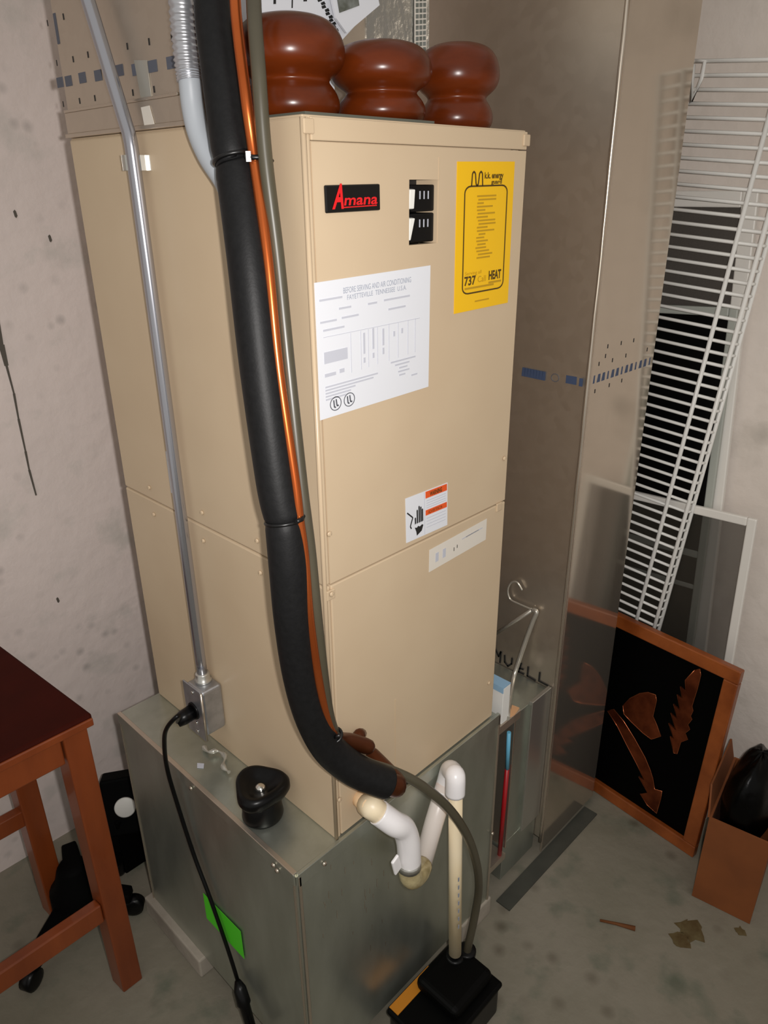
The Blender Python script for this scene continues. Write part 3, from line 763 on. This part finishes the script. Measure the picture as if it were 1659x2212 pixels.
MB().tube(smooth_path([r1.lerp(r2, .72), r2, r3, r4.lerp(r3, .3) + V((0, 0, .004)), r4, hy(983, 1716, -.070)], 6), .0188, 18).build('return_bend', 'pvc', dr)
dp0, dp1 = hy(984, 1690, -.070), hy(983, 2058, -.074)
MB().tube([dp0, dp1], .0135, 18).build('drop_pipe', 'pvc_cream', dr)
mb = MB()
for k in range(7):
    c = hy(991, 1900 + k * 17, -.089); mb.box(c.x - .001, c.x + .002, c.y, c.y + .0012, c.z - .006, c.z + .004)
mb.build('pipe_print', 'print_grey', dr)
# condensate pump on the floor
px0, px1, py0, py1 = .088, .292, -.168, -.036
pm = thing('condensate_pump', ((px0 + px1) / 2, (py0 + py1) / 2, 0), 'black condensate pump on the floor under the drain pipe', 'pump')
MB().box(px0, px1, py0, py1, 0.0, .085).build('tank', 'plastic_black', pm, .010, 3)
MB().box(px0 - .004, px1 + .004, py0 - .004, py1 + .004, .083, .097).build('lid', 'pump_lid', pm, .006, 3)
MB().box(px0 + .07, px1 - .006, py0 + .014, py1 - .008, .095, .128).build('motor_cover', 'pump_lid', pm, .014, 4)
MB().box(px0 + .015, px0 + .20, py1 - .006, py1 - .002, .058, .094).build('side_label', 'label_orange', pm)
MB().box(px0 + .004, px0 + .125, py1 - .022, py1 + .002, .0965, .0985).build('top_label', 'label_orange', pm, label='worn orange label strip')
MB().lathe([(.020, 0), (.020, .010), (.017, .012)], (END.x, END.y, .120), 18).build('outlet_fitting', 'plastic_black', pm)
MB().lathe([(.020, 0), (.020, .008), (.016, .010)], (dp1.x, dp1.y, .120), 18).build('inlet_fitting', 'plastic_black', pm)

# ================================================================== knob on the base top
kc = hz(568, 1757, Z0 + .003)
kn = thing('plastic_fitting', kc, 'black plastic lobed knob with chrome centre screw standing on base box', 'knob')
MB().lathe([(.036, 0), (.037, .004), (.036, .010), (.0335, .045), (.030, .05)], kc, 40).build('hub', 'plastic_black', kn)
lob = lambda a, h: 1 + .11 * math.cos(3 * (a - .5 + math.pi / 3))
MB().lathe([(.026, .040), (.042, .046), (.047, .056), (.0465, .066), (.042, .073), (.036, .073), (.024, .064), (.014, .060), (.006, .059)], kc, 60, lobes=lob).build('grip', 'plastic_black', kn)
MB().lathe([(.0105, .057), (.0105, .061), (.008, .065), (.003, .067)], kc, 24).build('centre_screw', 'chrome', kn)
# sealant curl and bits by the cabinet foot
pts = smooth_path([hz(440, 1612, Z0 + .006), hz(450, 1624, Z0 + .010), hz(470, 1622, Z0 + .010), hz(486, 1634, Z0 + .008), hz(482, 1655, Z0 + .008), hz(495, 1668, Z0 + .008)], 5)
tag(MB().tube(pts, [.004 + .002 * math.sin(k) for k in range(len(pts))], 8).build('sealant_strip', 'tape_clear'), 'crumpled strip of grey sealant lying along the cabinet foot', 'sealant')
tag(MB().slab([hz(426, 1649, Z0 + .0005), hz(441, 1650, Z0 + .0005), hz(440, 1660, Z0 + .0005), hz(426, 1659, Z0 + .0005)], (0, 0, 1), .001).build('paper_scrap', 'print_faint'),
    'tiny grey paper scrap on the base box top', 'paper')

# ================================================================== three turned wooden feet on top of the unit
prof = [(.30, 0), (.36, .005), (.405, .03), (.435, .09), (.44, .16), (.425, .23), (.39, .30), (.355, .345), (.345, .37), (.355, .395), (.40, .43), (.455, .48), (.49, .55), (.50, .63), (.49, .72), (.46, .81), (.41, .89), (.34, .945), (.22, .985), (.05, 1.0)]
for (pxc, pyc, dep_y, dia, hh, lab_) in ((627, 150, .120, .141, .117, 'glossy brown turned wooden foot on the cabinet, beside the black insulated pipe'),
                                         (824, 165, .085, .138, .098, 'glossy brown turned wooden foot, middle one of the three on the cabinet'),
                                         (988, 165, .085, .126, .116, 'glossy brown turned wooden foot on the cabinet, nearest the return duct')):
    c = hy(pxc, pyc, dep_y)
    zb = ZT if pxc > 950 else ZT + .0035
    o = MB().lathe([(r_ * dia, h_ * hh) for r_, h_ in prof], (c.x, c.y, zb), 48).build('furniture_foot', 'brown_wood')
    sub = o.modifiers.new('sub', 'SUBSURF'); sub.levels = 1; sub.render_levels = 1
    tag(o, lab_, 'wooden foot', 'turned feet on the air handler')
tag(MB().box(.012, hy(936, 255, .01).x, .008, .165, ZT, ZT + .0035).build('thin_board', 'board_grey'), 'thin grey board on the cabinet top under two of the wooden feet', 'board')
# white printed paper and card behind them
pw = Sheet(hy(520, -70, .205), hy(775, -70, .205), hy(520, 105, .205), (0, -1, 0))
pp = thing('printed_paper', pw.p(.4, 1), 'white paper with black print propped behind the wooden feet', 'paper')
sheet = MB(); pw.poly(sheet, [(0, 0), (.95, 0), (.86, .55), (1.0, .78), (.86, 1.0), (.8, 1.55), (0, 1.55)], 0, .0015)
sheet = sheet.build('sheet', 'paper_white', pp)
MB().box(pw.p(0, 1.5).x, pw.p(.8, 1.5).x, .2035, .206, ZT + .0065, pw.p(0, 1.5).z + .02).build('lower_sheet', 'paper_white', pp)
mb = MB()
for k in range(14):
    a = .62 + .18 * math.sin(k * .11) + .012 * (k % 2); v = .42 + k * .047
    pw.poly(mb, [(a, v), (a + .03, v - .02), (a + .045, v + .02), (a + .01, v + .035)], .0016)
pw.rect(mb, .40, .40, .41, .52, .0016); pw.rect(mb, .25, .40, .27, .46, .0016); pw.rect(mb, .50, .42, .53, .44, .0016)
mb.build('black_print', 'ink_black', sheet)
ph = MB(); pw.poly(ph, [(.72, .20), (.98, .10), (1.03, .58), (.82, .72)], .002)
ph.build('printed_picture', 'photo_grey', sheet)
cw = Sheet(hy(700, -60, .19), hy(815, -60, .19), hy(740, 75, .19), (0, -1, 0))
o = MB().slab([hy(700, -60, .195), hy(800, -60, .195), hy(816, 12, .195), hy(745, 72, .195), hy(722, 40, .195)], (0, -1, 0), .004).build('white_card', 'paper_white')
tag(o, 'white card with a small grey picture leaning before the foil', 'card')
o2 = MB().slab([hy(725, -20, .1905), hy(770, -30, .1905), hy(776, 12, .1905), hy(733, 28, .1905)], (0, -1, 0), .0005).build('printed_picture', 'photo_grey', o)

# ================================================================== things along the right wall
# picture leaning at the floor
pc0 = V((0.981, -0.304, 0.0)); du = V((0.033, 0.312, 0)).normalized(); dv = (V((0.075, -0.010, 0.997))).normalized()
dnm = du.cross(dv).normalized()
if dnm.x > 0: dnm = -dnm
PWd, PHt, bw = .44, .575, .036
fm = thing('framed_picture', pc0 + du * .2, 'wood-framed black picture with copper leaves leaning on the floor by the duct', 'picture')
def fp_(u, v, n=0): return pc0 + du * u + dv * v + dnm * n
def fbar(name, u0, u1, v0, v1, n0, n1, m, par, bev=.003):
    return MB().hexa([fp_(u0, v0, n0), fp_(u1, v0, n0), fp_(u1, v1, n0), fp_(u0, v1, n0)], [fp_(u0, v0, n1), fp_(u1, v0, n1), fp_(u1, v1, n1), fp_(u0, v1, n1)]).build(name, m, par, bev)
fbar('frame_rail', 0, PWd, 0, bw, -.012, .010, 'frame_wood', fm)
fbar('frame_rail', 0, PWd, PHt - bw, PHt, -.012, .010, 'frame_wood', fm)
fbar('frame_stile', 0, bw, bw, PHt - bw, -.012, .010, 'frame_wood', fm)
fbar('frame_stile', PWd - bw, PWd, bw, PHt - bw, -.012, .010, 'frame_wood', fm)
fbar('backing', bw - .004, PWd - bw + .004, bw - .004, PHt - bw + .004, -.010, -.004, 'art_black', fm, 0)
def art(name, pix, closed=True):
    q = [hit(px, py, dnm, dnm.dot(pc0) - .003) for px, py in pix]
    o = MB().slab(q, dnm, .002).build(name, 'art_copper', fm)
    qq = [p_ + dnm * .0022 for p_ in q] + [q[0] + dnm * .0022]
    MB().tube(qq, .0011, 6).build('bright_edge', 'art_copper_edge', o)
def zz(x, y): return (1280 + x * .22845, 1400 + y * .22845)
art('copper_leaf', [zz(*q) for q in ((970, 205), (1020, 195), (1028, 250), (1000, 370), (965, 480), (945, 545), (955, 590), (930, 640), (945, 670), (905, 720), (925, 765), (880, 800), (905, 860), (840, 885), (805, 995), (770, 990), (740, 830), (770, 850), (725, 705), (790, 770), (745, 610), (805, 665), (770, 525), (830, 580), (805, 435), (850, 470), (835, 360), (885, 400), (880, 300))])
art('copper_stem', [zz(*q) for q in ((145, 590), (205, 575), (300, 690), (400, 850), (500, 1030), (550, 1150), (575, 1230), (590, 1330), (660, 1350), (650, 1420), (610, 1560), (520, 1480), (455, 1375), (525, 1365), (440, 1210), (490, 1240), (425, 1100), (330, 920), (240, 740))])
art('copper_cap', [zz(*q) for q in ((290, 540), (360, 470), (450, 425), (530, 415), (600, 440), (610, 490), (575, 640), (610, 720), (650, 830), (560, 860), (480, 800), (365, 690), (300, 620))])

# wire shelf
NS, DS = (1, 0, -.030), 1.096
def hs(px, py): return hit(px, py, NS, DS)
ns = V(NS).normalized()
wa0, wa1 = hs(1375, 1345), hs(1640, 340)
axl = (wa1 - wa0).normalized()
cross = ns.cross(axl).normalized()
if cross.y > 0: cross = -cross          # towards the room end (-y)
offB = (hs(1415, 1355) - wa0).dot(cross)
top = hs(1507, 132)
vtop = (top - wa0).dot(axl)
vbot = -(wa0.z - .003) / axl.z + .02
sh = thing('wire_shelf', wa0 + axl * vbot, 'white wire closet shelf standing on end against the right wall', 'shelf')
def sp_(u, v, n=0): return wa0 + cross * u + axl * v - ns * n
uL, uR = offB - .305, offB
for u, n_ in ((0.0, .005), (uR, .005), (uL + .0, .005)):
    MB().tube([sp_(u, vbot, n_), sp_(u, vtop, n_)], .0052, 8).build('long_wire', 'wire_white', sh)
MB().tube([sp_(uR + .006, vbot, -.016), sp_(uR + .006, vtop, -.016)], .0050, 8).build('lip_wire', 'wire_white', sh)
proto = None
v = vtop
k = 0
while v > vbot + .01:
    if proto is None:
        proto = MB().tube([sp_(uL, v), sp_(uR, v), sp_(uR + .006, v, -.016)], .0041, 6).build('cross_wire', 'wire_white', sh)
    else:
        o = proto.copy(); COL.objects.link(o); adopt(o, sh); o.location = axl * (v - vtop)
    v -= .0262; k += 1
# folded end clip at its upper corner
mb = MB(); mb.tube([hs(1505, 132) - ns * .003, hs(1524, 133) - ns * .003, hs(1517, 170) - ns * .003, hs(1494, 222) - ns * .003, hs(1500, 140) - ns * .003], .004, 8)
mb.build('end_clip', 'wire_white', sh)

# leaning window screens
def screen(name, label, cat, n, d, tr, br_px, width, zbot, fw_, frame_m, pane_m, bars=(), th=.016, level=False):
    n = V(n)
    TR = hit(*tr, n, d); BR0 = hit(*br_px, n, d)
    e = thing(name, (TR.x, TR.y, zbot), label, cat)
    nn = n.normalized()
    dirv = (BR0 - TR).normalized(); L = (TR.z - zbot) / -dirv.z
    side = nn.cross(dirv).normalized()
    if level: side = nn.cross(V((0, 0, 1))).normalized()
    if side.y < 0: side = -side
    def P_(u, v, h=0): return TR + side * u + dirv * v - nn * h
    def br__(nm, u0, u1, v0, v1, h0, h1, m, par, bev=.003):
        return MB().hexa([P_(u0, v0, h0), P_(u1, v0, h0), P_(u1, v1, h0), P_(u0, v1, h0)], [P_(u0, v0, h1), P_(u1, v0, h1), P_(u1, v1, h1), P_(u0, v1, h1)]).build(nm, m, par, bev)
    br__('stile', 0, fw_, 0, L, -th / 2, th / 2, frame_m, e)
    br__('stile', width - fw_, width, 0, L, -th / 2, th / 2, frame_m, e)
    br__('rail', fw_, width - fw_, 0, fw_, -th / 2, th / 2, frame_m, e)
    br__('rail', fw_, width - fw_, L - fw_, L, -th / 2, th / 2, frame_m, e)
    br__('pane', fw_ - .003, width - fw_ + .003, fw_ - .003, L - fw_ + .003, -.002, .002, pane_m, e, 0)
    for px, py, w_ in bars:
        q = hit(px, py, n, d); v_ = (q - TR).dot(dirv)
        br__('glazing_bar', fw_, width - fw_, v_ - w_ / 2, v_ + w_ / 2, -th / 2 + .002, th / 2 - .002, frame_m, e)
    return e
screen('window_screen', 'tall white-framed window screen with dark mesh behind the wire shelf', 'window screen', (1, 0, -.020), 1.168, (1642, 412), (1528, 1386), .40, 0.0, .034, 'screen_frame', 'screen_mesh', level=True)
screen('storm_window', 'grey-framed dark glass storm window with crossbars behind the shelf', 'storm window', (1, 0, -.022), 1.148, (1597, 665), (1500, 1386), .36, 0.0, .020, 'screen_frame_grey', 'pane_dark',
       ((1500, 1196, .020), (1480, 1262, .014)), .012)
# low sash in front of these
screen('framed_window', 'low white-framed grey glass window sash beside the framed picture', 'window sash', (1, 0, -.024), 1.128, (1637, 1122), (1586, 1420), .36, 0.0, .022, 'screen_frame', 'pane_grey', (), .012)

# cardboard box with a black bag
kx0, ky1 = .872, -.352
b0 = hz(1494, 1935, 0)
kx0, ky1 = b0.x, b0.y
bl_, bw_, bh = .25, .135, .262
cb = thing('cardboard_box', (kx0 + bl_ / 2, ky1 - bw_ / 2, 0), 'open brown cardboard box by the right wall in front of the picture', 'box')
ang = math.radians(8)
def bx_(u, v, z):   # u along +x, v along -y
    return V((kx0 + u * math.cos(ang) - v * math.sin(ang) * -1, ky1 - v * math.cos(ang) + u * math.sin(ang), z))
def wallp(name, u0, u1, v0, v1, z0, z1):
    return MB().hexa([bx_(u0, v1, z0), bx_(u1, v1, z0), bx_(u1, v0, z0), bx_(u0, v0, z0)], [bx_(u0, v1, z1), bx_(u1, v1, z1), bx_(u1, v0, z1), bx_(u0, v0, z1)]).build(name, 'cardboard', cb)
wallp('box_side', 0, .005, 0, bw_, 0.001, bh); wallp('box_side', bl_ - .005, bl_, 0, bw_, 0.001, bh)
wallp('box_end', .005, bl_ - .005, 0, .005, 0.001, bh); wallp('box_end', .005, bl_ - .005, bw_ - .005, bw_, 0.001, bh)
wallp('box_bottom', .005, bl_ - .005, .005, bw_ - .005, .001, .006)
MB().hexa([bx_(.002, -.004, bh - .003), bx_(bl_ - .005, -.004, bh - .003), bx_(bl_ - .005, 0, bh), bx_(.002, 0, bh)],
          [bx_(.05, -.018, bh + .055), bx_(bl_ - .005, -.018, bh + .055), bx_(bl_ - .005, -.014, bh + .055), bx_(.05, -.014, bh + .055)]).build('box_flap', 'cardboard', cb)
# bag: lumpy blob
def blob(name, c, rx, ry, rz, m, seed, amp=.10):
    rnd = random.Random(seed); ph = [rnd.uniform(0, 6.28) for _ in range(6)]
    vs = []; fs = []; NU, NV = 28, 16
    for j in range(NV + 1):
        th_ = math.pi * j / NV
        for i in range(NU):
            f_ = 2 * math.pi * i / NU
            s_ = 1 + amp * (math.sin(3 * f_ + ph[0]) * math.sin(2 * th_ + ph[1]) + .6 * math.sin(7 * f_ + ph[2] + 3 * th_) + .5 * math.sin(5 * th_ + ph[3] + 2 * f_))
            vs.append((c[0] + rx * s_ * math.sin(th_) * math.cos(f_), c[1] + ry * s_ * math.sin(th_) * math.sin(f_), c[2] + rz * s_ * math.cos(th_)))
    for j in range(NV):
        for i in range(NU):
            fs.append((j * NU + i, (j + 1) * NU + i, (j + 1) * NU + (i + 1) % NU, j * NU + (i + 1) % NU))
    mb_ = MB(); mb_.add(vs, fs, True); return mb_.build(name, m)
bc = bx_(bl_ / 2 - .01, bw_ / 2, .275)
tag(blob('plastic_bag', bc, .108, .056, .135, 'bag_black', 3, .045), 'crumpled black plastic bag inside the cardboard box', 'bag')
# dark flat strip on the floor along the duct
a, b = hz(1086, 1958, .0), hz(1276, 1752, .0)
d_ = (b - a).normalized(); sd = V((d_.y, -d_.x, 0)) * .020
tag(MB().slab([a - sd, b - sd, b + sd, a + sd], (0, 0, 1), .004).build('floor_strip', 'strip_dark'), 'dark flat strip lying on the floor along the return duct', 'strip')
mb = MB()
for cx_, cy_, r_ in ((1492, 2010, .030), (1470, 2030, .022), (1600, 2012, .012)):
    c = hz(cx_, cy_, 0.0002)
    mb.slab([c + V((r_ * (1 + .3 * math.sin(3 * k + r_ * 900)) * math.cos(k * .4488), r_ * (1 + .3 * math.sin(2 * k)) * math.sin(k * .4488), 0)) for k in range(14)], (0, 0, 1), .0006)
mb.build('rust_stain', 'floor_rust', floor)['kind'] = 'stuff'
# little twig and stain on the floor
tag(MB().tube([hz(1296, 1988, .004), hz(1330, 1995, .004), hz(1372, 2006, .004)], [.003, .0035, .006], 8).build('twig', 'rust'), 'small brown twig lying on the bare concrete floor', 'twig')

# ================================================================== bar stool
stl = thing('bar_stool', (-.38, .62, 0), 'reddish-brown wooden bar stool with dark seat', 'stool')
SX1, SY0, SW, SD, SZ = -.200, .446, .36, .36, .75
lw = .046
skew = -.03 / .35
def spt(u, v, z): return V((SX1 - u + v * skew, SY0 + v, z))
def sbox(name, u0, u1, v0, v1, z0, z1, m, bev=.003, du0=0, dv0=0):
    b_ = [spt(u1 + du0, v0 + dv0, z0), spt(u0 + du0, v0 + dv0, z0), spt(u0 + du0, v1 + dv0, z0), spt(u1 + du0, v1 + dv0, z0)]
    t_ = [spt(u1, v0, z1), spt(u0, v0, z1), spt(u0, v1, z1), spt(u1, v1, z1)]
    return MB().hexa(b_, t_).build(name, m, stl, bev)
sbox('seat', -.002, SW + .002, -.004, SD + .004, SZ - .022, SZ, 'stool_seat', .006)
MB().bar(spt(0, -.005, SZ - .016), spt(SW, -.005, SZ - .016), .006, .016, (0, 1, 0)).build('seat_edge', 'stool_wood', stl, .002)
for (u, v, a_, b_) in ((.006, .010, -.004, .0), (SW - .006 - lw, .010, .004, .0), (.012, SD - lw - .01, -.004, .004), (SW - .006 - lw, SD - lw - .01, .004, .004)):
    sbox('leg', u, u + lw, v, v + lw, 0, SZ - .0225, 'stool_wood', .003, a_, b_)
sbox('apron', lw + .008, SW - lw - .008, .016, .040, SZ - .095, SZ - .023, 'stool_wood')
sbox('apron', lw + .008, SW - lw - .008, SD - .045, SD - .022, SZ - .095, SZ - .023, 'stool_wood')
sbox('apron', .014, .036, lw + .012, SD - lw - .012, SZ - .095, SZ - .023, 'stool_wood')
sbox('apron', SW - .036, SW - .014, lw + .012, SD - lw - .012, SZ - .095, SZ - .023, 'stool_wood')
sbox('stretcher', lw + .004, SW - lw - .004, .018, .042, .225, .275, 'stool_wood')
sbox('stretcher', lw + .004, SW - lw - .004, SD - .046, SD - .022, .30, .345, 'stool_wood')

# ================================================================== black things on the floor behind the stool
hub = hz(168, 1925, .09)
sb = thing('swivel_stand', (hub.x, hub.y, 0), 'black plastic five-arm swivel base on the floor under the stool', 'chair base')
MB().lathe([(.055, .040), (.062, .055), (.060, .11), (.045, .13), (.034, .17), (.028, .18)], (hub.x, hub.y, 0), 24).build('hub', 'matte_black', sb)
for tgt, ln in (((62, 2095), 1), ((85, 1868), 1), ((285, 1935), 1), ((255, 1850), 1), ((150, 1830), 1)):
    e_ = hz(tgt[0], tgt[1], .055)
    d_ = V((e_.x - hub.x, e_.y - hub.y, 0)); 
    if d_.length > .30: d_ *= .30 / d_.length
    sidev = V((-d_.y, d_.x, 0)).normalized()
    p_, q_ = V((hub.x, hub.y, .085)), V((hub.x + d_.x, hub.y + d_.y, .062))
    arm = MB().hexa([p_ - sidev * .030 - V((0, 0, .022)), q_ - sidev * .020 - V((0, 0, .012)), q_ + sidev * .020 - V((0, 0, .012)), p_ + sidev * .030 - V((0, 0, .022))],
                    [p_ - sidev * .026 + V((0, 0, .020)), q_ - sidev * .017 + V((0, 0, .010)), q_ + sidev * .017 + V((0, 0, .010)), p_ + sidev * .026 + V((0, 0, .020))]).build('arm', 'matte_black', sb, .004)
    w_ = V((q_.x, q_.y, .025))
    MB().lathe([(.018, -.014), (.025, -.012), (.025, .012), (.018, .014)], w_, 18, sidev).build('caster', 'plastic_black', arm)
gx = hz(262, 1795, 0.06)
gd = thing('dial_box', (gx.x, gx.y, 0), 'black box with a round white dial standing on the floor behind stool', 'gauge')
cG = hit(270, 1745, (.62, .62, -.45), V((.62, .62, -.45)).dot(V((-.085, .735, .17))))
nG = V((-.45, -.72, .30)).normalized(); uG = V((.72, -.45, 0)).normalized(); wG = nG.cross(uG)
MB().obox(cG - nG * .035 - wG * -.0, uG * .055, wG * .075, nG * .03).build('case', 'matte_black', gd, .006)
MB().lathe([(.026, 0), (.026, .004), (.023, .006)], cG - nG * .005, 28, nG).build('dial', 'dial_white', gd)
MB().box(cG.x - .03, cG.x + .05, cG.y + .0, cG.y + .06, 0, cG.z - .03).build('stand', 'matte_black', gd, .004)
